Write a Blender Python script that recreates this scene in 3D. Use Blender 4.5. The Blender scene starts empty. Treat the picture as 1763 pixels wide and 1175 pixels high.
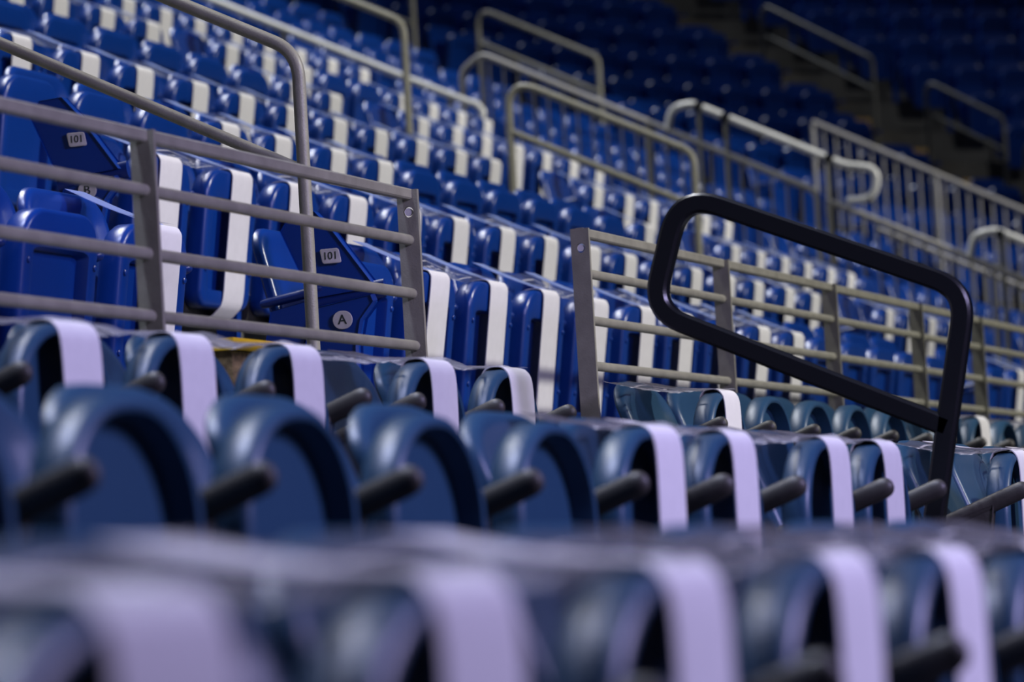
import bpy, bmesh, math, random
import numpy as np
from mathutils import Vector, Matrix
random.seed(7)
rnd = random.Random(11)
sc = bpy.context.scene
C = sc.collection
R = math.radians

# ------------------------------------------------------------------ camera
# world: X runs along the rows (to the right and away), Y goes up the tiers, Z is up. Origin = the lens.
W, H = 1763., 1175.
FPX = 6800.
VX, VY, RHO = 3100., 865., .058
def cam_axes():
    ux, uy = VX - W/2, VY - H/2
    th = math.atan((ux*math.sin(RHO) + uy*math.cos(RHO))/FPX)
    r = np.array([ux, -uy, -FPX]); r /= np.linalg.norm(r)
    u = np.array([-math.sin(RHO)*math.cos(th), math.cos(RHO)*math.cos(th), -math.sin(th)])
    n = np.cross(u, r)
    return np.array([r, n, u])
MC = cam_axes()
def proj(p):
    c = MC.T @ np.asarray(p, float)
    if -c[2] < .3: return (-9e9, 9e9, -c[2])
    return (W/2 + FPX*c[0]/-c[2], H/2 - FPX*c[1]/-c[2], -c[2])
cam_d = bpy.data.cameras.new('camera')
cam = bpy.data.objects.new('camera', cam_d); C.objects.link(cam)
cam.matrix_world = Matrix([list(MC[0])+[0], list(MC[1])+[0], list(MC[2])+[0], [0, 0, 0, 1]])
cam_d.sensor_width = 36.; cam_d.sensor_fit = 'HORIZONTAL'
cam_d.lens = FPX*36./W
cam_d.clip_start = .05; cam_d.clip_end = 300
cam_d.dof.use_dof = True
cam_d.dof.focus_distance = 9.6
cam_d.dof.aperture_fstop = 4.4
sc.camera = cam

# ------------------------------------------------------------------ materials
def principled(name, col, rough=.5, metal=0., spec=.5, bump=0., bump_scale=300., var=0., var_scale=6., coat=0.):
    m = bpy.data.materials.new(name); m.use_nodes = True
    nt = m.node_tree; b = nt.nodes['Principled BSDF']
    b.inputs['Base Color'].default_value = (*col, 1)
    b.inputs['Roughness'].default_value = rough
    b.inputs['Metallic'].default_value = metal
    b.inputs['Specular IOR Level'].default_value = spec
    b.inputs['Coat Weight'].default_value = coat
    b.inputs['Coat Roughness'].default_value = .15
    tc = nt.nodes.new('ShaderNodeTexCoord')
    if var > 0:
        n = nt.nodes.new('ShaderNodeTexNoise'); n.inputs['Scale'].default_value = var_scale; n.inputs['Detail'].default_value = 5
        nt.links.new(tc.outputs['Object'], n.inputs['Vector'])
        r = nt.nodes.new('ShaderNodeValToRGB')
        r.color_ramp.elements[0].position = .3; r.color_ramp.elements[1].position = .7
        r.color_ramp.elements[0].color = (*[c*(1-var) for c in col], 1)
        r.color_ramp.elements[1].color = (*[min(1, c*(1+var)) for c in col], 1)
        nt.links.new(n.outputs['Fac'], r.inputs['Fac']); nt.links.new(r.outputs['Color'], b.inputs['Base Color'])
    if bump > 0:
        n2 = nt.nodes.new('ShaderNodeTexNoise'); n2.inputs['Scale'].default_value = bump_scale; n2.inputs['Detail'].default_value = 3
        nt.links.new(tc.outputs['Object'], n2.inputs['Vector'])
        bp = nt.nodes.new('ShaderNodeBump'); bp.inputs['Strength'].default_value = bump; bp.inputs['Distance'].default_value = .002
        nt.links.new(n2.outputs['Fac'], bp.inputs['Height']); nt.links.new(bp.outputs['Normal'], b.inputs['Normal'])
    return m
M_BLUE = principled('blue_plastic', (.0024, .040, .250), .30, spec=.7, bump=.12, bump_scale=500, var=.10, var_scale=3)
M_NAVY = principled('navy_plastic', (.022, .067, .130), .37, spec=.45, bump=.12, bump_scale=500, var=.10, var_scale=3)
M_ARM = principled('dark_armrest', (.045, .042, .036), .5, bump=.2, bump_scale=300, var=.2, var_scale=20)
M_BLUEARM = principled('blue_armrest', (.003, .026, .18), .35)
M_STEEL = principled('grey_painted_steel', (.28, .27, .21), .42, metal=.0, bump=.35, bump_scale=260, var=.14, var_scale=18)
M_FENCE = principled('pale_grey_fence_paint', (.34, .33, .315), .45, bump=.2, bump_scale=200, var=.08, var_scale=12)
M_BRIGHT = principled('bright_metal', (.74, .74, .70), .28, metal=.0, bump=.1, var=.08, var_scale=9)
M_BLACK = principled('black_gloss_paint', (.006, .0065, .008), .32, spec=.5, bump=.1, bump_scale=200)
M_STRAP = principled('white_woven_strap', (.80, .79, .78), .75, spec=.2, bump=.5, bump_scale=700, var=.03, var_scale=30)
M_CONC = principled('grey_concrete', (.13, .128, .115), .85, bump=.4, bump_scale=40, var=.25, var_scale=2.5)
M_DECK = principled('dark_deck', (.03, .03, .034), .8, bump=.3, bump_scale=40, var=.25, var_scale=2.5)
M_STEPTAN = principled('tan_step_tread', (.56, .38, .14), .8, var=.25, var_scale=5)
M_YELLOW = principled('yellow_nosing', (.80, .52, .02), .55, var=.12, var_scale=20)
M_CORK = principled('brown_step_riser', (.20, .145, .06), .9, bump=.6, bump_scale=90, var=.45, var_scale=60)
M_PLATE = principled('pale_plate', (.62, .60, .54), .5, var=.06, var_scale=60)
M_INK = principled('dark_ink', (.02, .035, .03), .6)
M_PRINT = principled('white_print', (.80, .80, .80), .6)
M_SCREW = principled('screw_metal', (.06, .09, .2), .35, metal=.6)
M_WALL = principled('dark_wall', (.010, .010, .014), .9, var=.2, var_scale=1)

def film_material(name='clear_film', lo=.16, hi=.68, col=(.24, .23, .25), tcol=(.62, .60, .68), rough=.12, trans=.35):
    m = bpy.data.materials.new(name); m.use_nodes = True
    nt = m.node_tree; nt.nodes.clear()
    out = nt.nodes.new('ShaderNodeOutputMaterial')
    tr = nt.nodes.new('ShaderNodeBsdfTransparent'); tr.inputs['Color'].default_value = (.86, .84, .84, 1)
    pr = nt.nodes.new('ShaderNodeBsdfPrincipled')
    pr.inputs['Base Color'].default_value = (*col, 1); pr.inputs['Roughness'].default_value = rough
    tl = nt.nodes.new('ShaderNodeBsdfTranslucent'); tl.inputs['Color'].default_value = (*tcol, 1)
    ad = nt.nodes.new('ShaderNodeMixShader'); ad.inputs['Fac'].default_value = trans
    nt.links.new(pr.outputs[0], ad.inputs[1]); nt.links.new(tl.outputs[0], ad.inputs[2])
    lw = nt.nodes.new('ShaderNodeLayerWeight'); lw.inputs['Blend'].default_value = .35
    mp = nt.nodes.new('ShaderNodeMapRange')
    mp.inputs['To Min'].default_value = lo; mp.inputs['To Max'].default_value = hi
    nt.links.new(lw.outputs['Facing'], mp.inputs['Value'])
    mx = nt.nodes.new('ShaderNodeMixShader')
    nt.links.new(mp.outputs['Result'], mx.inputs['Fac'])
    nt.links.new(tr.outputs[0], mx.inputs[1]); nt.links.new(ad.outputs[0], mx.inputs[2])
    nt.links.new(mx.outputs[0], out.inputs['Surface'])
    return m
M_FILM = film_material()
M_FILM_GLARE = film_material('film_white_glare', .55, .85, (.90, .88, .90), (.85, .83, .85), .3, .15)  # whiter copy of the clear film, light glare put into its colour
M_FILM_BLUE = film_material('clear_film_thin', .10, .45, (.20, .22, .30), (.5, .55, .75), .2)
def frost_material():
    m = bpy.data.materials.new('frosted_film'); m.use_nodes = True
    nt = m.node_tree; nt.nodes.clear()
    out = nt.nodes.new('ShaderNodeOutputMaterial')
    tr = nt.nodes.new('ShaderNodeBsdfTransparent'); tr.inputs['Color'].default_value = (.8, .85, 1., 1)
    tl = nt.nodes.new('ShaderNodeBsdfTranslucent'); tl.inputs['Color'].default_value = (.50, .62, 1., 1)
    pr = nt.nodes.new('ShaderNodeBsdfPrincipled'); pr.inputs['Base Color'].default_value = (.58, .70, .98, 1); pr.inputs['Roughness'].default_value = .2
    m1 = nt.nodes.new('ShaderNodeMixShader'); m1.inputs['Fac'].default_value = .45
    nt.links.new(pr.outputs[0], m1.inputs[1]); nt.links.new(tl.outputs[0], m1.inputs[2])
    m2 = nt.nodes.new('ShaderNodeMixShader'); m2.inputs['Fac'].default_value = .95
    nt.links.new(tr.outputs[0], m2.inputs[1]); nt.links.new(m1.outputs[0], m2.inputs[2])
    nt.links.new(m2.outputs[0], out.inputs['Surface'])
    return m
M_FROST = frost_material()

# ------------------------------------------------------------------ mesh helpers
class MB:
    def __init__(s): s.v = []; s.f = []
    def add(s, v, f):
        o = len(s.v); s.v += [tuple(p) for p in v]; s.f += [tuple(i+o for i in q) for q in f]
    def box(s, a, b):
        (x0, y0, z0), (x1, y1, z1) = a, b
        s.add([(x0,y0,z0),(x1,y0,z0),(x1,y1,z0),(x0,y1,z0),(x0,y0,z1),(x1,y0,z1),(x1,y1,z1),(x0,y1,z1)],
              [(0,3,2,1),(4,5,6,7),(0,1,5,4),(1,2,6,5),(2,3,7,6),(3,0,4,7)])
    def rings(s, rings, cap0=True, cap1=True, closed=False):
        n = len(rings[0]); v = [p for r in rings for p in r]; f = []
        m = len(rings)
        for k in range(m if closed else m-1):
            a, b = k*n, ((k+1) % m)*n
            for i in range(n):
                j = (i+1) % n
                f.append((a+i, a+j, b+j, b+i))
        if not closed:
            if cap0: f.append(tuple(range(n-1, -1, -1)))
            if cap1: f.append(tuple((m-1)*n + i for i in range(n)))
        s.add(v, f)
    def tube(s, pts, r, n=12, ry=None, square=False):
        pts = [Vector(p) for p in pts]; rings = []
        up = None
        for i, p in enumerate(pts):
            if i == 0: d = (pts[1]-p).normalized()
            elif i == len(pts)-1: d = (p-pts[i-1]).normalized()
            else: d = ((p-pts[i-1]).normalized() + (pts[i+1]-p).normalized()).normalized()
            if up is None:
                up = Vector((1, 0, 0)) if abs(d.x) < .8 else Vector((0, 0, 1))
            sd = d.cross(up).normalized(); up = sd.cross(d).normalized()
            ring = []
            if square:
                c = .28*r
                loc = [(r-c, -r), (r, -r+c), (r, r-c), (r-c, r), (-r+c, r), (-r, r-c), (-r, -r+c), (-r+c, -r)]
                for a, b in loc: ring.append(p + sd*a + up*b)
            else:
                for k in range(n):
                    a = 2*math.pi*k/n
                    ring.append(p + sd*(r*math.cos(a)) + up*((ry or r)*math.sin(a)))
            rings.append(ring)
        s.rings(rings)
    def mesh(s, name, mat, smooth=True, angle=38, fix=True):
        me = bpy.data.meshes.new(name); me.from_pydata(s.v, [], s.f); me.validate()
        if fix:
            bm = bmesh.new(); bm.from_mesh(me); bmesh.ops.recalc_face_normals(bm, faces=bm.faces); bm.to_mesh(me); bm.free()
        if smooth:
            me.polygons.foreach_set('use_smooth', [True]*len(me.polygons))
            me.set_sharp_from_angle(angle=R(angle))
        me.materials.append(mat)
        return me
def link(name, me, parent=None, loc=(0, 0, 0), rz=0.):
    o = bpy.data.objects.new(name, me); C.objects.link(o)
    if parent is not None: o.parent = parent
    o.location = loc; o.rotation_euler = (0, 0, rz)
    return o
def tag(o, label=None, cat=None, group=None, kind=None):
    if label: o['label'] = label
    if cat: o['category'] = cat
    if group: o['group'] = group
    if kind: o['kind'] = kind
    return o
def empty(name, loc, rz=0.):
    o = bpy.data.objects.new(name, None); C.objects.link(o); o.location = loc; o.rotation_euler = (0, 0, rz)
    o.empty_display_size = .1
    return o

def bend(pts, rad, n=7):
    """round the corners of a polyline"""
    P = [Vector(p) for p in pts]; out = [P[0]]
    for i in range(1, len(P)-1):
        a, b, c = P[i-1], P[i], P[i+1]
        d0 = (a-b); d1 = (c-b)
        ang = d0.angle(d1); cut = min(rad/math.tan(ang/2), d0.length*.48, d1.length*.48)
        p0 = b + d0.normalized()*cut; p1 = b + d1.normalized()*cut
        for k in range(n+1):
            t = k/n
            out.append(p0*(1-t)**2 + b*2*t*(1-t) + p1*t*t)
    out.append(P[-1])
    return out

# ------------------------------------------------------------------ seat shapes (local: X along row, Y backwards, Z up; Y=0 pan front)
def outline(hw, z0, z1, rx, rz, rb, seg=8):
    """closed outline in X,Z: bottom-left round, bottom-right round, right shoulder, left shoulder"""
    pts = []
    def arc(cx, cz, ax, az, a0, a1):
        for k in range(seg+1):
            a = R(a0 + (a1-a0)*k/seg); pts.append((cx + ax*math.cos(a), cz + az*math.sin(a)))
    arc(-hw+rb, z0+rb, rb, rb, 180, 270)
    arc(hw-rb, z0+rb, rb, rb, 270, 360)
    arc(hw-rx, z1-rz, rx, rz, 0, 90)
    arc(-hw+rx, z1-rz, rx, rz, 90, 180)
    return pts
def pan_mb(kind, seg=8, detail=True):
    m = MB()
    if kind == 'navy':
        hw, z0, z1, rx, rz, rb, th = .192, .30, .70, .175, .150, .06, .058
        lean = 0.0; side, top, depth = .024, .019, .038
    else:
        hw, z0, z1, rx, rz, rb, th = .195, .31, .715, .095, .080, .05, .060
        lean = math.tan(R(8)); side, top, depth = .052, .085, .030
    def ring(i, y, it=None):
        it = i if it is None else it
        o = outline(hw-i, z0+i, z1-it, max(rx-i, .012), max(rz-it, .012), max(rb-i, .01), seg)
        return [(x, y + (z1-z)*lean, z) for x, z in o]
    if detail:
        rs = [ring(.022, th), ring(.006, th-.003), ring(0, th-.012), ring(0, .014), ring(.003, .006), ring(.009, .0015), ring(.014, 0),
              ring(side-.006, 0, top-.006), ring(side-.001, .002, top-.001), ring(side+.001, .008, top+.001), ring(side+.004, depth, top+.004), ring(side+.02, depth+.001, top+.02)]
    else:
        rs = [ring(.012, th), ring(0, th-.008), ring(0, .010), ring(.010, 0), ring(side, 0, top), ring(side+.004, depth, top+.004)]
    m.rings(rs)
    if kind == 'blue' and detail:
        for sx in (-1, 1):      # two screw heads on each side rim
            for z in (.60, .42):
                y = (z1-z)*lean
                rr = []
                for yy, q in ((.002+y, .009), (-.0035+y, .008), (-.006+y, .004)):
                    rr.append([(sx*(hw-.024)+q*math.cos(a*math.pi/4), yy, z+q*math.sin(a*math.pi/4)) for a in range(8)])
                m.rings(rr)
    return m
def back_mb(kind, seg=8, detail=True):
    m = MB()
    if kind == 'navy':
        hw, z0, z1, rx, rz = .225, .37, .742, .155, .090; y0, y1 = .100, .245
    else:
        hw, z0, z1, rx, rz = .225, .40, .815, .085, .075; y0, y1 = .135, .235
    sl = (y1-y0)/(z1-z0); th = .034
    def ring(i, y, dish=0.):
        o = outline(hw-i, z0+i, z1-i, max(rx-i, .02), max(rz-i, .02), max(.05-i, .01), seg)
        return [(x, y0 + (z-z0)*sl + y - dish*(1-(x/hw)**2)*0 , z) for x, z in o]
    if detail:
        rs = [ring(.020, th), ring(.006, th-.003), ring(0, th-.010), ring(0, .012), ring(.004, .004), ring(.012, 0), ring(.030, .001), ring(.055, .012), ring(.09, .018)]
    else:
        rs = [ring(.008, th), ring(0, th-.008), ring(0, .010), ring(.010, 0), ring(.05, .010)]
    m.rings(rs)
    return m
def arm_mb(kind):
    m = MB()
    if kind == 'navy':
        tip = Vector((0, -.060, .612)); sl = math.tan(R(21)); n = 16; w, h = .0155, .0205; L = .26
    else:
        tip = Vector((0, .030, .636)); sl = math.tan(R(9)); n = 14; w, h = .022, .013; L = .19
    d = Vector((0, 1, -sl)).normalized(); up = Vector((0, sl, 1)).normalized(); sd = Vector((1, 0, 0))
    rings = []
    for s_, q in ((0, .35), (.004, .68), (.010, .88), (.018, .98), (.028, 1.), (L*.5, 1.0), (L-.02, 1.), (L, .8)):
        c = tip + d*s_
        rings.append([c + sd*(w*q*math.cos(2*math.pi*k/n)) + up*(h*q*math.sin(2*math.pi*k/n)) for k in range(n)])
    m.rings(rings)
    return m
def stand_mb(kind):
    """cast support under the armrest, standing on the tread"""
    m = MB()
    if kind == 'navy':
        prof = [(.02, 0), (.20, 0), (.19, .04), (.125, .07), (.115, .35), (.17, .47), (.20, .520), (.02, .575), (.03, .50), (.075, .36), (.07, .07), (.03, .04)]
        w = .016
    else:
        prof = [(.09, 0), (.26, 0), (.25, .04), (.19, .08), (.18, .36), (.21, .50), (.19, .585), (.06, .610), (.07, .58), (.10, .50), (.11, .36), (.13, .08), (.10, .04)]
        w = .018
    n = len(prof)
    m.rings([[(-w+.004, y, z) for y, z in prof], [(-w, y*.98+.003, z) for y, z in prof], [(w, y*.98+.003, z) for y, z in prof], [(w-.004, y, z) for y, z in prof]])
    return m

SEAT_MESH = {}
for kd, mat, amat in (('navy', M_NAVY, M_ARM), ('blue', M_BLUE, M_BLUEARM)):
    SEAT_MESH[kd] = dict(pan=pan_mb(kd).mesh(kd+'_pan', mat), back=back_mb(kd).mesh(kd+'_back', mat),
                         arm=arm_mb(kd).mesh(kd+'_arm', amat), stand=stand_mb(kd).mesh(kd+'_stand', M_BLUE if kd == 'blue' else M_ARM))
    SEAT_MESH[kd]['pan_low'] = pan_mb(kd, 4, False).mesh(kd+'_pan_low', mat)
    SEAT_MESH[kd]['back_low'] = back_mb(kd, 4, False).mesh(kd+'_back_low', mat)

_m = MB(); _m.tube([(-.20, .155, .322), (-.19, .155, .322), (.19, .155, .322), (.20, .155, .322)], .046, 18)
HINGE = _m.mesh('hinge', M_ARM)
def open_pan_mesh():
    """the same navy pan hinged down to horizontal"""
    m = pan_mb('navy')
    m.v = [(x, .10 - (z-.30), .40 - y) for x, y, z in m.v]
    return m.mesh('navy_pan_down', M_NAVY)
PAN_DOWN = open_pan_mesh()

# strap: a woven band in a closed loop round pan and backrest
def strap_mesh(kind, lean):
    if kind == 'navy':
        path = [(-.004, .32), (-.005, .45), (-.006, .60), (-.004, .672), (.006, .697), (.022, .706), (.045, .705), (.060, .692), (.064, .66), (.063, .56), (.063, .44), (.062, .34), (.052, .302), (.034, .288), (.012, .297)]
    else:
        ln = math.tan(R(8))
        path = [(-.005+ln*.385, .335), (-.006+ln*.28, .44), (-.007+ln*.14, .58), (-.007+ln*.03, .685), (-.001, .709), (.012, .721), (.045, .7215), (.062, .712), (.068, .685), (.066+ln*.15, .56), (.066+ln*.28, .43), (.140, .385), (.190, .372), (.213, .335), (.205, .297), (.178, .272), (.145, .268), (.105, .280), (.072, .303)]
    P = [Vector((0, y, z)) for y, z in path]
    # subdivide the loop smoothly
    Q = []
    n = len(P)
    for i in range(n):
        p0, p1, p2, p3 = P[i-1], P[i], P[(i+1) % n], P[(i+2) % n]
        for k in range(3):
            t = k/3
            Q.append(.5*((2*p1) + (-p0+p2)*t + (2*p0-5*p1+4*p2-p3)*t*t + (-p0+3*p1-3*p2+p3)*t**3))
    m = MB(); rings = []; n = len(Q)
    hw, th = .078, .0012
    for i, p in enumerate(Q):
        d = (Q[(i+1) % n]-Q[i-1]).normalized(); nr = Vector((0, d.z, -d.y))
        off = lean*(p.z-.5)
        a = .5 if i % 2 else -.5
        rings.append([p+nr*th+Vector((-hw+off, 0, 0)), p+nr*th+Vector((hw+off, 0, 0)), p-nr*th+Vector((hw+off, 0, 0)), p-nr*th+Vector((-hw+off, 0, 0))])
    m.rings(rings, closed=True)
    return m.mesh(kind+'_strap', M_STRAP, angle=60)
def tie_mesh():
    m = MB(); v = []
    for i in range(7):
        u = i/6; y = .03+.195*u; z = .728+.092*u-.004*math.sin(math.pi*u)
        v += [(-.055, y, z), (.055, y, z), (.055, y, z-.0012), (-.055, y, z-.0012)]
    m.rings([v[4*i:4*i+4] for i in range(7)])
    return m.mesh('tie', M_FROST, angle=60)
TIE = tie_mesh()
def tie_navy(mat):
    m = MB(); v = []
    for i in range(7):
        u = i/6; y = .035+.185*u; z = .7085+.030*u-.006*math.sin(math.pi*u)
        v += [(-.078, y, z), (.078, y, z), (.078, y, z-.0012), (-.078, y, z-.0012)]
    m.rings([v[4*i:4*i+4] for i in range(7)])
    return m.mesh('tie_navy', mat, angle=60)
TIE_GLARE, TIE_CLEAR = tie_navy(M_FILM_GLARE), tie_navy(M_FILM)
STRAPS = {k: [strap_mesh(k, l) for l in ((-.02, .0, .03) if k == 'navy' else (-.03, .0, .03))] for k in ('navy', 'blue')}

# ------------------------------------------------------------------ rows
TC, DC = 28.7, -3.0                       # corner of the bowl: rows bend round this centre
def tread_h(k): return .135 + .395*k      # k=0 is the row lettered A
def row_D(k): return 3.53 + .8*k
ORD = ['first','second','third','fourth','fifth','sixth','seventh','eighth','ninth','tenth','eleventh','twelfth','thirteenth','fourteenth','fifteenth','sixteenth','seventeenth','eighteenth','nineteenth','twentieth',
       'twenty-first','twenty-second','twenty-third','twenty-fourth','twenty-fifth','twenty-sixth','twenty-seventh','twenty-eighth','twenty-ninth','thirtieth','thirty-first','thirty-second','thirty-third','thirty-fourth','thirty-fifth','thirty-sixth','thirty-seventh','thirty-eighth','thirty-ninth','fortieth']
def ordn(i): return ORD[i] if i < len(ORD) else '%dth' % (i+1)
seats = []       # dict(row, kind, x, y, z, rz, strap, t)
def add(row, kind, t, D, h, strap, rz=0., lastarm=False, open_=False, firstarm=False):
    seats.append(dict(row=row, kind=kind, p=(t, D, h), rz=rz, strap=strap, lastarm=lastarm, open=open_, firstarm=firstarm))
def block(row, kind, D, h, ts, pat, **kw):
    for i, t in enumerate(ts):
        s = pat[i] if i < len(pat) else 'u'
        add(row, kind, t, D, h, s == 's', open_=(s == 'o'), firstarm=(i == 0))
def seq(t0, pitch, n): return [t0+pitch*i for i in range(n)]
# navy rows on the retractable platform
block(1, 'navy', .80, -.70, seq(1.33, .505, 8), 'ssssssss')
block(2, 'navy', 1.73, -.475, [3.50, 4.0, 4.51, 5.02, 5.555, 6.06], 'uuuuus'); block(2, 'navy', 1.73, -.475, [6.56], 's')
block(2, 'navy', 1.73, -.475, [7.27, 7.77], 'ss'); seats[-2]['firstarm'] = False; seats[-3]['firstarm'] = False; block(2, 'navy', 1.73, -.475, seq(9.2, .505, 4), 'susu')
block(3, 'navy', 2.68, -.242, [5.40, 5.93, 6.44, 6.95], 'usss'); block(3, 'navy', 2.68, -.242, [7.78, 8.30], 'ss')
block(3, 'navy', 2.68, -.242, [10.14, 10.65, 11.16, 11.67, 12.18], 'suuuu'); block(3, 'navy', 2.68, -.242, seq(13.05, .505, 5), 'ususs')
# blue rows; row index 10+k
BL = {0: [([7.33, 7.84, 8.35], 'uus'), ([9.78]+seq(10.29, .5145, 14), 'usssssssssuuuuu'), (seq(18.35, .515, 3), 'uss')],
      1: [(seq(10.33, .515, 16), 's'*16), (seq(19.70, .515, 6), 'ssssuu')],
      2: [(seq(11.21, .53, 14), 'uuussssuuuuuus'), (seq(19.69, .53, 8), 'ssssssuu')],
      3: [(seq(12.86, .538, 11), 's'*11), (seq(20.0, .535, 8), 'ssssssss')],
      4: [(seq(13.99, .53, 9), 'suuuuuuss'), (seq(19.55, .53, 9), 'sssssssss')],
      5: [(seq(15.75, .522, 5), 'sssss'), (seq(18.9, .522, 11), 'sssuussssss')],
      6: [(seq(17.2, .525, 3), 'sss'), (seq(19.4, .525, 10), 'ssssssssss')]}
NROWS = 19
for k in range(NROWS):
    D, h = row_D(k), tread_h(k); row = 10+k
    tl = 16.
    for ts, pat in BL.get(k, []):
        block(row, 'blue', D, h, ts, pat); tl = ts[-1]+.53
    if k not in BL: tl = 19.5 if k < 9 else 17.0
    if k <= 6: tl = max(tl, 24.1)
    ts = [t for t in np.arange(tl, TC-.1, .53)]
    block(row, 'blue', D, h, ts, '')
    t_end = (ts[-1] if ts else TC) + .53
    Rr = D - DC
    da = math.degrees(.525/Rr)
    first = True
    for a in np.arange(max(.3, math.degrees((t_end-TC)/Rr)), 62, da):
        if abs(R(a-13.0))*Rr < .66 or abs(R(a-37.2))*Rr < .74: first = True; continue
        ar = R(a)
        add(row, 'blue', TC + Rr*math.sin(ar), DC + Rr*math.cos(ar), h, False, rz=-ar, firstarm=first); first = False
# no seat stands where a fence or a stair rail runs
def blocked(s):
    x, y, z = s['p']
    if s['row'] < 10: return False
    if 23.15 < x < 24.5 and y < 11.5 and s['row'] >= 10 and y > 3.4: return True
    return abs(x-31.0) < .5 and 4.0 < y < 7.6
seats = [s for s in seats if not blocked(s)]
# keep what the frame can see
vis = []
for s in seats:
    x, y, z = s['p']
    c, sn = math.cos(s['rz']), math.sin(s['rz'])
    xs, ys = [], []
    for lx in (-.26, .28):
        for ly in (-.06, .26):
            for lz in (.30, .82):
                q = proj((x+lx*c-ly*sn, y+lx*sn+ly*c, z+lz)); xs.append(q[0]); ys.append(q[1])
    s['z'] = proj((x, y, z+.6))[2]
    if max(xs) > -30 and min(xs) < W+30 and max(ys) > -30 and min(ys) < H+30: vis.append(s)
vis.sort(key=lambda s: s['z'])
INDIV, REST = vis[:300], vis[300:]

ROWNAME = {1: 'the nearest navy row', 2: 'the second navy row', 3: 'the third navy row', 10: 'blue row A', 11: 'blue row B'}
for k in range(2, NROWS): ROWNAME[10+k] = 'the %s blue row' % ordn(k)
rows = {}
for s in INDIV: rows.setdefault(s['row'], []).append(s)
for r_, lst in rows.items():
    lst.sort(key=lambda s: proj(s['p'])[0])
    for i, s in enumerate(lst): s['i'] = i
STRAPPED = []
def seat_label(s):
    col = 'navy' if s['kind'] == 'navy' else 'blue'
    st = 'white-strapped' if s['strap'] else ('opened' if s['open'] else 'unstrapped')
    return '%s %s folding seat, %s from left in %s' % (st, col, ordn(s['i']), ROWNAME[s['row']])
def make_seat(s):
    kd = s['kind']; ms = SEAT_MESH[kd]
    o = empty('stadium_seat', s['p'], s['rz'])
    tag(o, seat_label(s), 'seat', 'seats in ' + ROWNAME[s['row']])
    pan = link('seat_pan', PAN_DOWN if s['open'] else ms['pan'], o)
    link('backrest', ms['back'], o)
    st = link('support_bracket', ms['stand'], o, (.255, 0, 0))
    ar = link('armrest', ms['arm'], o, (.255, 0, 0))
    if kd == 'blue': link('hinge_barrel', HINGE, o)['label'] = 'dark hinge barrel'
    if s['firstarm']:
        link('support_bracket', ms['stand'], o, (-.255, 0, 0)); link('armrest', ms['arm'], o, (-.255, 0, 0))
    return o
for s in INDIV: make_seat(s)
for r_, lst in rows.items():
    for i, s in enumerate(lst):
        if s['strap']:
            me = rnd.choice(STRAPS[s['kind']])
            s['dx'] = rnd.uniform(-.03, .03) + (.03 if s['kind'] == 'blue' else .04)
            x, y, z = s['p']
            o = link('seat_strap', me, None, (x+s['dx'], y, z))
            tag(o, 'white strap round the %s seat from left in %s' % (ordn(s['i']), ROWNAME[s['row']]), 'strap', 'straps in ' + ROWNAME[s['row']])
            if s['kind'] == 'navy':
                hz = (r_ == 1 and x < 2.9) or (r_ == 2 and (6.3 < x < 6.8 or x > 9))  # ties that carry the painted glare; the others stay clear
                link('film_tie', TIE_GLARE if hz else TIE_CLEAR, o)['label'] = 'tie to the backrest, glare painted white' if hz else 'clear tie to the backrest'
            if s['kind'] == 'blue': link('film_tie', TIE, o)['label'] = 'bluish film tie to the backrest'

# the seats beyond the three hundred nearest, one mass of low detail
def mass(name, items, meshes, mat):
    V, Fs, nv = [], [], 0
    base = []
    for me in meshes:
        co = np.empty(len(me.vertices)*3, 'f'); me.vertices.foreach_get('co', co)
        base.append((co.reshape(-1, 3), [tuple(p.vertices) for p in me.polygons]))
    for s in items:
        x, y, z = s['p']; c, sn = math.cos(s['rz']), math.sin(s['rz'])
        for co, fs in base:
            q = np.empty_like(co)
            q[:, 0] = x + co[:, 0]*c - co[:, 1]*sn; q[:, 1] = y + co[:, 0]*sn + co[:, 1]*c; q[:, 2] = z + co[:, 2]
            V.append(q); Fs += [tuple(i+nv for i in f) for f in fs]; nv += len(co)
    me = bpy.data.meshes.new(name); me.from_pydata(np.concatenate(V).tolist(), [], Fs)
    me.polygons.foreach_set('use_smooth', [True]*len(me.polygons)); me.set_sharp_from_angle(angle=R(38))
    me.materials.append(mat)
    return me
if REST:
    arm_low = MB(); arm_low.box((.235, -.03, .60), (.275, .18, .635)); arm_low.box((.24, .08, 0), (.27, .14, .60))
    ml = arm_low.mesh('arm_low', M_BLUE, smooth=False)
    o = link('far_stadium_seat', mass('far_seats', REST, [SEAT_MESH['blue']['pan_low'], SEAT_MESH['blue']['back_low'], ml], M_BLUE))
    tag(o, 'unlit blue seats far up and round the bend of the bowl', 'seats', None, 'stuff')

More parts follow.
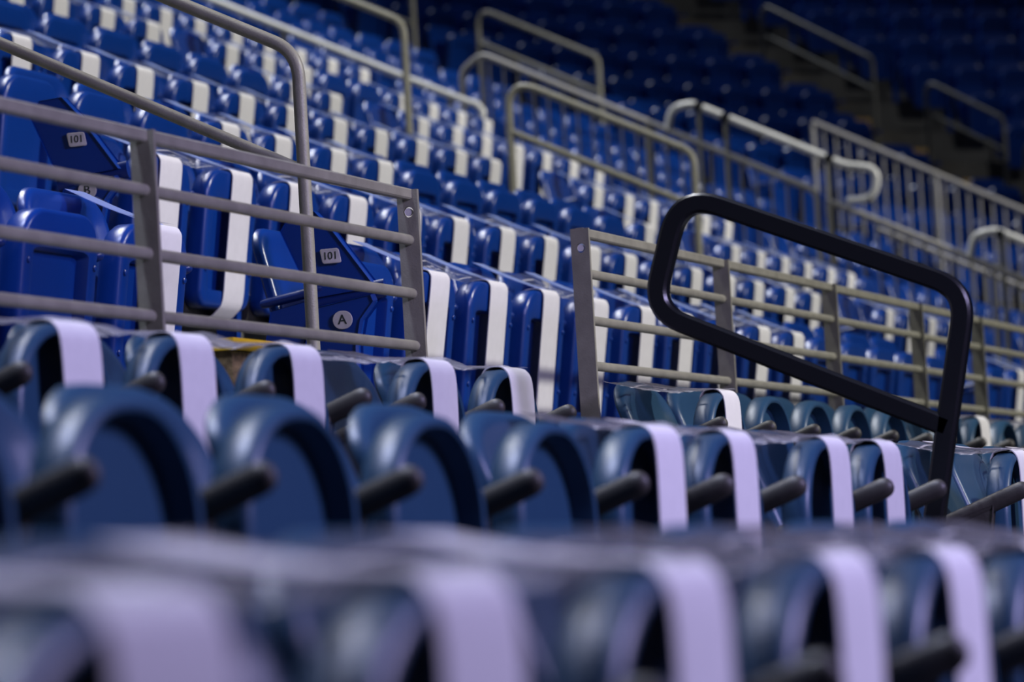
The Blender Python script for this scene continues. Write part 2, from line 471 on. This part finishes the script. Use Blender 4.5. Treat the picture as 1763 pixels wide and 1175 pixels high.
# ------------------------------------------------------------------ clear printed film between straps
def film_sheet(kind, x0, x1, supports):
    """sheet lying over the pan tops up to the backrest tops, sagging between the seats"""
    m = MB(); nx, ny = max(8, int((x1-x0)/.03)), 8
    if kind == 'navy': f0, f1, zz = (.002, .703), (.225, .734), 0
    else: f0, f1, zz = (.002, .720), (.205, .805), 0
    def pt(u, v):
        x = x0+(x1-x0)*u
        d = min(abs(x-q) for q in supports); sag = (.014 if kind == 'navy' else .02)*min(1, max(0, (d-.08)/.16))**1.5
        y = f0[0] + (f1[0]-f0[0])*v + sag*.5*(1-v); z = f0[1]+.004 + (f1[1]-f0[1])*v - sag*(1-.55*v) - .010*math.sin(math.pi*v)
        return (x, y, z + (.0022*math.sin(x*19+v*5) + .0012*math.sin(x*47-v*9))*(1 if kind == 'navy' else .4))
    v = [pt(i/nx, j/ny) for j in range(ny+1) for i in range(nx+1)]
    f = [(j*(nx+1)+i, j*(nx+1)+i+1, (j+1)*(nx+1)+i+1, (j+1)*(nx+1)+i) for j in range(ny) for i in range(nx)]
    m.add(v, f)
    # printed boxes: white outline and short marks, laid on the underside of the sheet
    pm = MB()
    def quad(u0, v0, u1, v1):
        n = max(1, int(abs(u1-u0)*(x1-x0)/.02)); k = max(1, int(abs(v1-v0)/.1))
        for a in range(n):
            for b in range(k):
                ua, ub = u0+(u1-u0)*a/n, u0+(u1-u0)*(a+1)/n; va, vb = v0+(v1-v0)*b/k, v0+(v1-v0)*(b+1)/k
                q = [pt(ua, va), pt(ub, va), pt(ub, vb), pt(ua, vb)]
                pm.add([(x, y, z-.0015) for x, y, z in q], [(0, 1, 2, 3)])
    Lx = x1-x0; pms = []
    rr = random.Random(int(x0*100))
    for sx in supports:
        c = (sx-.25-x0)/Lx; hw = .12/Lx
        if c-hw < .01: continue
        pm.v, pm.f = [], []
        e = .006/Lx
        quad(c-hw, .15, c+hw, .18); quad(c-hw, .82, c+hw, .85); quad(c-hw, .15, c-hw+e, .85); quad(c+hw-e, .15, c+hw, .85)
        for v0 in (.30, .56):
            u = c-hw*.8
            while u < c+hw*.75:
                w = rr.uniform(.012, .022)/Lx
                quad(u, v0, u+w*.35, v0+.14)
                if rr.random() < .6: quad(u, v0+.10, u+w, v0+.14)
                if rr.random() < .5: quad(u, v0, u+w, v0+.04)
                u += w+.010/Lx
        q_ = MB(); q_.add(pm.v, pm.f); pms.append(q_)
    return m, pms
for r_, lst in rows.items():
    if r_ > 15: continue
    i = 0; runs = []; cur = []
    for s in lst:
        if s['strap'] and (not cur or abs(s['p'][0]-cur[-1]['p'][0]) < .62): cur.append(s)
        else:
            if cur: runs.append(cur)
            cur = [s] if s['strap'] else []
    if cur: runs.append(cur)
    for run in runs:
        # straps were set out in twos and threes along one film
        q = 0
        while q < len(run):
            n = 2 if len(run)-q != 3 else 3
            grp = run[q:q+n]; q += n
            k = grp[0]['kind']; y, z = grp[0]['p'][1], grp[0]['p'][2]
            xs = [s['p'][0]+s['dx'] for s in grp]
            c = sum(xs)/len(xs)
            ext = (.05 if r_ == 2 and 5.9 < xs[0] < 6.3 else .42) if k == 'navy' else .06
            m, pm = film_sheet(k, xs[0]-ext-c, xs[-1]+.08-c, [x-c for x in xs])
            glary = False
            o = link('printed_film_strip', m.mesh('film', M_FILM_GLARE if glary else (M_FILM if k == 'navy' else M_FILM_BLUE), angle=80, fix=False), None, (c, y, z))
            nm = ' and '.join(ordn(s['i']) for s in (grp[0], grp[-1])) if len(grp) > 1 else ordn(grp[0]['i'])
            tag(o, '%s film over seats %s from left in %s' % ('glare-whitened' if glary else 'clear', nm, ROWNAME[r_]), 'film strip', 'clear films in ' + ROWNAME[r_])
            for q_ in (pm if r_ <= 12 else []):
                p = link('printed_box', q_.mesh('print', M_PRINT, smooth=False, fix=False), o)
                p['label'] = 'white printed outline box with small marks'

# ------------------------------------------------------------------ the setting: tiers
def tier_path():
    return [(None, t) for t in (-4., 6., 12., 18., 24., TC)] + [(a, None) for a in range(4, 81, 4)]
def pos(D, q):
    a, t = q
    if a is None: return (t, D)
    return (TC + (D-DC)*math.sin(R(a)), DC + (D-DC)*math.cos(R(a)))
m = MB()
prof = [(2.98, -1.6), (2.98, tread_h(0))]
for k in range(NROWS+2):
    d1 = row_D(k)+.32
    prof += [(d1, tread_h(k)), (d1, tread_h(k+1))]
prof += [(prof[-1][0]+3, prof[-1][1])]
path = tier_path()
n = len(prof)
v = [(*pos(D, q), z) for q in path for D, z in prof]
f = [(a*n+i, a*n+i+1, (a+1)*n+i+1, (a+1)*n+i) for a in range(len(path)-1) for i in range(n-1)]
m.add(v, f)
tag(link('floor_tiers', m.mesh('tiers', M_CONC, smooth=False, fix=False)), 'grey concrete tiers under the blue seats', None, None, 'structure')
m = MB()
for d0, d1, z in ((-.2, .44+.0, -.90), (.44, 1.32, -.70), (1.32, 2.28, -.475), (2.28, 2.975, -.242)):
    m.box((-4, d0, -1.6), (60 if False else 34, d1, z))
tag(link('floor_platform', m.mesh('platform', M_DECK, smooth=False)), 'dark platform under the navy seats', None, None, 'structure')
m = MB(); m.box((-30, -40, -1.7), (90, 30, -1.6))
tag(link('floor', m.mesh('floor', M_DECK, smooth=False)), 'dark arena floor', None, None, 'structure')
m = MB()
dW = prof[-1][0]; zW = prof[-1][1]
n2 = [(*pos(dW-.3, q), z) for q in path for z in (zW-.5, zW+9)]
m.add(n2, [(2*i, 2*i+1, 2*i+3, 2*i+2) for i in range(len(path)-1)])
tag(link('wall_back', m.mesh('wall_back', M_WALL, smooth=False, fix=False)), 'dark wall above the last row', None, None, 'structure')

# ------------------------------------------------------------------ guard rails in front of row A
def post_mesh(h0, h1, hole):
    """flat bar post, wide face along Y, with a bolt hole near its top"""
    bm = bmesh.new(); w, t = .025, .006
    out = [(-w, h0), (w, h0), (w, h1), (-w, h1)]
    vs = [bm.verts.new((-t, y, z)) for y, z in out]
    es = [bm.edges.new((vs[i], vs[(i+1) % 4])) for i in range(4)]
    if hole:
        zc = h1-.052; hv = [bm.verts.new((-t, -.001+.0125*math.cos(a*math.pi/10), zc+.0125*math.sin(a*math.pi/10))) for a in range(20)]
        es += [bm.edges.new((hv[i], hv[(i+1) % 20])) for i in range(20)]
    r = bmesh.ops.triangle_fill(bm, use_beauty=True, use_dissolve=False, edges=es)
    fs = [g for g in r['geom'] if isinstance(g, bmesh.types.BMFace)]
    ex = bmesh.ops.extrude_face_region(bm, geom=fs)
    bmesh.ops.translate(bm, verts=[g for g in ex['geom'] if isinstance(g, bmesh.types.BMVert)], vec=(2*t, 0, 0))
    bmesh.ops.recalc_face_normals(bm, faces=bm.faces)
    me = bpy.data.meshes.new('guard_post'); bm.to_mesh(me); bm.free(); me.materials.append(M_STEEL)
    return me
def guard(t_posts, t0, t1, label, holes=()):
    g = empty('guard_rail', (t_posts[0], 3.0, tread_h(0)))
    tag(g, label, 'railing', 'grey guard rails in front of row A')
    bz = tread_h(0); x0 = t_posts[0]
    for i, z in enumerate((.900, .788, .664, .543)):
        m = MB()
        if i == 0: m.tube([(t0-x0, 0, z-bz-.006), (t1-x0, 0, z-bz-.006)], .0125, square=True)
        else: m.tube([(t0-x0, 0, z-bz), (t1-x0, 0, z-bz)], .0125, 14)
        link('rail_bar', m.mesh('rail_bar', M_STEEL), g)
    for t in t_posts:
        hole = t in holes
        p = link('rail_post', post_mesh(.001, .905-bz, hole), g, (t-x0, 0, 0))
        if hole:
            m = MB(); zc = .905-bz-.052
            m.rings([[(xx, -.001+rr*math.cos(a*math.pi/9), zc+rr*math.sin(a*math.pi/9)) for a in range(18)] for xx, rr in ((-.004, .009), (-.0045, .0092), (.004, .009))])
            q = link('bolt_plug', m.mesh('plug', M_STRAP), p); q['label'] = 'white plug in the bolt hole'
guard([7.04, 8.575, 5.5], 4.0, 8.58, 'grey four-bar guard rail left of the gap, its end post by the A plate', (8.575,))
guard([9.93, 11.36, 12.74, 14.09, 15.2, 16.5, 17.8], 9.925, 18.6, 'grey four-bar guard rail right of the gap, behind the black handrail', (9.93,))

# ------------------------------------------------------------------ black handrail in the navy aisle
T = 8.2
g = empty('black_handrail', (T, 1.845, -.475)); tag(g, 'glossy black looped handrail standing in the aisle of the navy seats', 'handrail')
loop = bend([(0, 1.705, .22), (0, 1.636, .548), (0, 2.245, .805), (0, 2.325, .555), (0, 1.695, .262)], .085, 9)
pl = [(0, 1.845, -.474)] + [tuple(p) for p in loop[0:]]
m = MB(); m.tube([(x, y-1.845, z+.475) for x, y, z in pl], .0215, square=True)
link('handrail_frame', m.mesh('black_frame', M_BLACK), g)
m = MB(); m.box((-.06, -.06, 0), (.06, .06, .012)); link('base_plate', m.mesh('base', M_BLACK), g)

# ------------------------------------------------------------------ sloped pipe handrails in the aisles of the blue section
def pipe_rail(T, ylow, yhigh, zt_low, slope, drop, zfoot_low, zfoot_high, r, label, mat=M_STEEL, name='aisle_handrail', group='grey pipe handrails up the aisles', rz=0., org=None):
    """lower post, sloped top pipe, upper post and a parallel lower pipe; drawn in the plane X=T"""
    o = empty(name, (T, ylow, zfoot_low) if org is None else org, rz); tag(o, label, 'handrail', group)
    L = yhigh-ylow; zt = zt_low-zfoot_low
    m = MB()
    m.tube(bend([(0, 0, 0), (0, 0, zt), (0, L, zt+slope*L), (0, L, zfoot_high-zfoot_low)], .11, 8), r, 14)
    link('top_rail', m.mesh('pipe', mat), o)
    if drop:
        m = MB(); m.tube([(0, 0, zt-drop), (0, L, zt+slope*L-drop)], r*.92, 12); link('lower_rail', m.mesh('pipe', mat), o)
    for y, z in ((0, 0), (L, zfoot_high-zfoot_low)):
        m = MB(); m.tube([(0, y, z), (0, y, z+.012)], r*2.2, 14); link('foot_flange', m.mesh('flange', mat), o)
    return o
pipe_rail(9.15, 3.47, 5.30, 1.335, .495, .30, .135, tread_h(2), .0168, 'grey pipe handrail up the aisle beside the A plate')
pipe_rail(18.95, 5.11, 6.06, 2.058, .49, .275, tread_h(1), tread_h(3), .019, 'grey pipe handrail in the second aisle, lower one of two')
pipe_rail(18.95, 6.60, 9.0, 2.86, .49, 0, tread_h(3), tread_h(6), .0195, 'grey pipe handrail in the second aisle, upper one of two')
# bent end rail running up beyond the picket fence
T = 23.5
g = empty('stair_handrail', (T, 7.72, tread_h(5))); tag(g, 'shiny metal stair handrail ending in a hook left of the picket fence', 'handrail')
m = MB(); zf = tread_h(5)
m.tube([(0, y-7.72, z-zf) for y, z in ((7.78, 2.83), (7.70, 2.87), (7.69, 2.93), (7.73, 2.98), (7.80, 3.005), (8.22, 3.205), (9.40, 3.78), (10.6, 4.36))], .024, 12)
link('top_rail', m.mesh('pipe', M_BRIGHT), g)
for y, z in ((7.9, 3.05), (9.0, 3.58), (10.3, 4.21)):
    kf = min(NROWS, max(0, math.ceil((y-3.85)/.8)))
    m = MB(); m.tube([(0, y-7.72, tread_h(kf)-zf), (0, y-7.72, z-zf)], .018, 10); link('rail_post', m.mesh('post', M_STEEL), g)

# picket fences beside the stair opening
def picket_fence(T, y0, y1, z0, slope, height, name, label, pr=.0078, pitch=.0955, double=False, hook=True, low=.0):
    """y0 = low end; z0 = top rail height there"""
    g = empty(name, (T, y0, z0-height)); tag(g, label, 'fence', 'picket fences by the stair opening')
    L = y1-y0
    m = MB()
    pts = [(0, 0, 0), (0, 0, height), (0, L, height+slope*L)]
    if hook: pts += [(0, L+.14, height+slope*L-.10), (0, L+.13, height+slope*L-.75)]
    m.tube(bend(pts, .10, 8), .021, 12); link('top_rail', m.mesh('pipe', M_FENCE), g)
    if double:
        m = MB(); m.tube([(.16, .05, height-.035), (.16, L-.25, height-.035+slope*(L-.30))], .018, 10); link('second_rail', m.mesh('pipe', M_FENCE), g)
    m = MB(); m.tube([(0, 0, .06+low), (0, L, .06+low+slope*L)], .014, 10); link('bottom_rail', m.mesh('pipe', M_FENCE), g)
    npost = max(2, int(L/1.1)+1)
    for i in range(1, npost+1):
        y = L*i/npost
        m = MB(); m.tube([(0, y, -.12+slope*y), (0, y, height+slope*y)], .018, 10); link('fence_post', m.mesh('post', M_FENCE), g)
    me = MB(); me.tube([(0, 0, .06), (0, 0, height)], pr, 8); me = me.mesh('picket', M_FENCE)
    y = pitch
    while y < L-.02:
        link('picket', me, g, (0, y, slope*y)); y += pitch
    return g
picket_fence(24.0, 5.69, 7.84, 2.29, .50, .95, 'picket_fence', 'grey picket fence with a curved top end, upper run left of the white handrail', double=False)
picket_fence(24.0, 3.60, 5.62, 1.235, .49, .95, 'picket_fence', 'grey picket fence, lower run behind the black handrail', hook=False, double=True)
picket_fence(31.0, 4.40, 7.35, 2.0, .517, 1.0, 'picket_fence', 'thin grey picket fence farthest back, below the dark aisle rails', hook=False)
# bright looped handrails on the fence
def loop_rail(pts, label, posts, r=.024):
    zf = tread_h(1)
    g = empty('looped_handrail', (24.0, pts[0][0], zf)); tag(g, label, 'handrail', 'bright looped handrails over the fence')
    m = MB(); m.tube(bend([(0, y-pts[0][0], z-zf) for y, z in pts], .12, 7), r, 12)
    link('loop_pipe', m.mesh('pipe', M_BRIGHT), g)
    for y, z, zb in posts:
        m = MB(); m.tube([(0, y-pts[0][0], zb-zf), (0, y-pts[0][0], z-zf)], .017, 10); link('rail_post', m.mesh('post', M_STEEL), g)
        m = MB(); m.tube([(0, y-pts[0][0]-.022, z-zf-.01), (0, y-pts[0][0]+.022, z-zf+.012)], r*1.25, 12); q = link('clamp_ring', m.mesh('ring', M_BLACK), g); q['label'] = 'dark clamp ring'
loop_rail([(5.50, 2.215), (5.33, 2.215), (5.29, 2.40), (5.50, 2.44), (6.46, 2.915), (6.60, 2.90), (6.63, 2.76)], 'bright white handrail with looped ends standing over the picket fence',
          [(6.25, 2.805, 1.5), (5.60, 2.487, 1.2), (6.42, 2.89, 1.9)])
loop_rail([(3.95, 1.42), (3.78, 1.42), (3.74, 1.60), (3.95, 1.64), (4.58, 1.955), (4.72, 1.94), (4.75, 1.80)], 'bright white handrail loop at the right edge of the view',
          [(4.55, 1.93, .9)])
# far aisle: tan steps and dim handrails in the bend of the bowl
def cpos(a, D): return (TC + (D-DC)*math.sin(R(a)), DC + (D-DC)*math.cos(R(a)))
names = 0
for k in range(4, 16):
    D = row_D(k)-.30
    for half in (0, 1):
        Dh = D + .4*half; zt = tread_h(k) + (.19 if half else 0.012)
        m = MB(); m.box((-.36, -.02 if not half else -.08, 0), (.36, .30, .012 if not half else .19))
        x, y = cpos(37.2, Dh)
        o = link('aisle_step', m.mesh('step', M_STEPTAN, smooth=False), None, (x, y, tread_h(k)+.001), -R(37.2))
        names += 1
        tag(o, 'tan step in the far dark aisle, %s from the bottom of its flight' % ordn(names-1), 'step', 'tan steps of the far aisle')
def far_rail(a, Dlow, Dhigh, zt, label):
    a = a-2.0 if a > 20 else a
    x, y = cpos(a, Dlow)
    k = max(0, math.ceil((Dlow-3.85)/.8)); k2 = max(0, math.ceil((Dhigh-3.85)/.8))
    o = pipe_rail(0, 0, Dhigh-Dlow, zt, .49, .30, tread_h(k), tread_h(k2), .021, label, rz=-R(a), org=(x, y, tread_h(k)))
    o['group'] = 'dim handrails of the far aisles'
FAR = [(13.0, 9.6, 10.75), (37.0, 8.75, 9.75), (37.0, 10.45, 12.0), (37.0, 7.35, 8.5), (13.0, 11.4, 13.0), (37.0, 5.7, 6.75)]
for i, (a, d0, d1) in enumerate(FAR):
    k = max(0, math.ceil((d0-3.85)/.8))
    far_rail(a, d0, d1, tread_h(k)+1.0, ['dim pipe handrail behind the curved top of the picket fence', 'dim pipe handrail beside the tan steps, middle one', 'dim pipe handrail beside the tan steps, upper one',
             'dim pipe handrail beside the tan steps, lowest one', 'dim pipe handrail near the top edge, left of the tan steps', 'dim pipe handrail at the right edge, below the others by the tan steps'][i])

# ------------------------------------------------------------------ yellow-edged step by the navy seats
o = empty('platform_step', (7.86, 3.10, tread_h(0))); tag(o, 'brown step with a yellow edge under the grey guard rail', 'step')
m = MB(); m.box((-.17, 0, 0), (.17, .06, .384)); link('riser_board', m.mesh('riser', M_CORK, smooth=False), o)
m = MB(); m.box((-.175, -.006, .374), (.175, .066, .400)); q = link('nosing', m.mesh('nosing', M_YELLOW, smooth=False), o); q['label'] = 'yellow nosing'

# ------------------------------------------------------------------ aisle end panels with section plate and row letter
def text_mesh(txt, size, mat):
    cu = bpy.data.curves.new('txt', 'FONT'); cu.body = txt; cu.size = size; cu.align_x = 'CENTER'; cu.align_y = 'CENTER'; cu.extrude = .0006
    cu.offset = .0
    ob = bpy.data.objects.new('txt_tmp', cu); C.objects.link(ob)
    dg = bpy.context.evaluated_depsgraph_get(); dg.update()
    me = bpy.data.meshes.new_from_object(ob.evaluated_get(dg)); bpy.data.objects.remove(ob); bpy.data.curves.remove(cu)
    me.materials.clear(); me.materials.append(mat)
    # lie in the plane facing -X: text x -> -Y, text y -> Z
    me.transform(Matrix(((0, 0, -1, 0), (-1, 0, 0, 0), (0, 1, 0, 0), (0, 0, 0, 1))))
    return me
def rounded_plate(hy, hz, r, x, mat, shear=0.):
    m = MB(); ol = outline(hy, -hz, hz, r, r, r, 5)
    m.rings([[(0, y+z*shear, z) for y, z in ol], [(-x*.7, y+z*shear, z) for y, z in ol], [(-x, (y*.96)+z*shear*.96, z*.96) for y, z in ol]])
    return m.mesh('plate', mat)
def end_panel(t, k, letter, number, label):
    D, h = row_D(k), tread_h(k)
    o = empty('aisle_end_panel', (t, D, h)); tag(o, label, 'seat end panel', 'blue aisle end panels')
    # lower standard
    prof = [(-.06, 0), (.14, 0), (.12, .10), (.09, .35), (.10, .50), (.06, .590), (-.105, .612), (-.112, .595), (-.070, .550), (-.052, .48), (-.045, .20)]
    m = MB(); w = .022
    m.rings([[(-w+.006, y*.96, z*.995+.001) for y, z in prof], [(-w, y*.9+.004, z*.985+.004) for y, z in prof], [(w, y*.9+.004, z*.985+.004) for y, z in prof], [(w-.006, y*.96, z*.995+.001) for y, z in prof]][::1])
    link('standard', m.mesh('standard', M_BLUE, angle=25), o)
    m = MB(); m.tube([(0, -.125, .624), (0, -.03, .612), (0, .08, .600)], .024, 14, ry=.012); link('armrest', m.mesh('arm', M_BLUEARM), o)
    # upper wing, leaning back with the backrest
    prof = [(-.110, .626), (.07, .610), (.15, .79), (.12, .83), (.05, .835), (.005, .785)]
    m = MB(); w = .02
    m.rings([[(-w+.006, y, z) for y, z in prof], [(-w, y*.97+.003, z*.995+.003) for y, z in prof], [(w, y*.97+.003, z*.995+.003) for y, z in prof], [(w-.006, y, z) for y, z in prof]])
    link('side_wing', m.mesh('wing', M_BLUE, angle=25), o)
    d = link('row_plate', rounded_plate(.027, .0235, .0234, .003, M_PLATE), o, (-.022, -.012, .548 if letter == 'A' else .574)); d['label'] = 'pale round plate with the row letter'
    lt = link('row_letter', text_mesh(letter, .036, M_INK), d, (-.0036, 0, 0))
    p = link('section_plate', rounded_plate(.026, .019, .006, .003, M_PLATE, .18), o, (-.0205, .012, .715)); p['label'] = 'pale plate with the section number'
    link('section_number', text_mesh(number, .028, M_INK), p, (-.0036, 0, 0))
end_panel(9.52, 0, 'A', '101', 'blue aisle end panel with plates reading 101 and A')
end_panel(9.76, 1, 'B', '101', 'blue aisle end panel with plates reading 101 and B')
# ------------------------------------------------------------------ light
def area(name, loc, target, size, power, col, spread=180, sy=None):
    l = bpy.data.lights.new(name, 'AREA'); l.energy = power; l.color = col; l.size = size; l.spread = R(spread)
    if sy: l.shape = 'RECTANGLE'; l.size_y = sy
    o = bpy.data.objects.new(name, l); C.objects.link(o); o.location = loc
    o.rotation_euler = (Vector(target)-Vector(loc)).to_track_quat('-Z', 'Y').to_euler()
    return o
def spot(name, loc, target, power, col, angle, blend=.6, rad=.35):
    l = bpy.data.lights.new(name, 'SPOT'); l.energy = power; l.color = col; l.spot_size = R(angle); l.spot_blend = blend; l.shadow_soft_size = rad
    o = bpy.data.objects.new(name, l); C.objects.link(o); o.location = loc
    o.rotation_euler = (Vector(target)-Vector(loc)).to_track_quat('-Z', 'Y').to_euler()
    return o
for i, (x, y, z, p, c) in enumerate(((4.5, 4.2, 11, 4200, (.62, .68, 1.0)), (9.5, 7.0, 14, 2600, (.93, .95, 1.0)), (14.5, 9.0, 15, 3600, (.93, .95, 1.0)), (20, 10.5, 16, 3800, (.93, .95, 1.0)), (26, 11.5, 17, 4600, (.9, .93, 1.0)), (42, 17.0, 20, 4600, (.85, .9, 1.0)))):
    spot('truss_lamp', (x, y, z), (x-.8, y-3.2, 0) if x < 40 else (35, 7, 3), p, c, 66 if x < 40 else 46, .6, .6)
spot('court_lamp', (15, -18, 12), (14.2, 5.4, 1.6), 17500, (1.0, .97, .92), 33, .5, .5)
spot('fence_fill', (24, -16, 13), (26.5, 6, 2), 22000, (1.0, .97, .92), 34, .7, .5)  # unseen spot added to brighten the picket fence and its rails
spot('lavender_fill', (6.0, -3.6, 3.0), (5.8, 1.6, -.1), 1650, (.60, .53, 1.0), 112, .8, .8)  # unseen lavender spot added to tint the navy rows and their straps
spot('far_step_fill', (22, -15, 14), (36, 7, 3), 2600, (.95, .96, 1.0), 26, .9, .5)  # unseen fill added to lift the fronts of the far steps
w = bpy.data.worlds.new('world'); sc.world = w; w.use_nodes = True
w.node_tree.nodes['Background'].inputs['Color'].default_value = (.10, .16, .45, 1)
w.node_tree.nodes['Background'].inputs['Strength'].default_value = .035
sc.view_settings.view_transform = 'Standard'
sc.view_settings.look = 'None'
sc.view_settings.gamma = 1.0
sc.view_settings.exposure = 0.0
sc.view_settings.use_curve_mapping = False
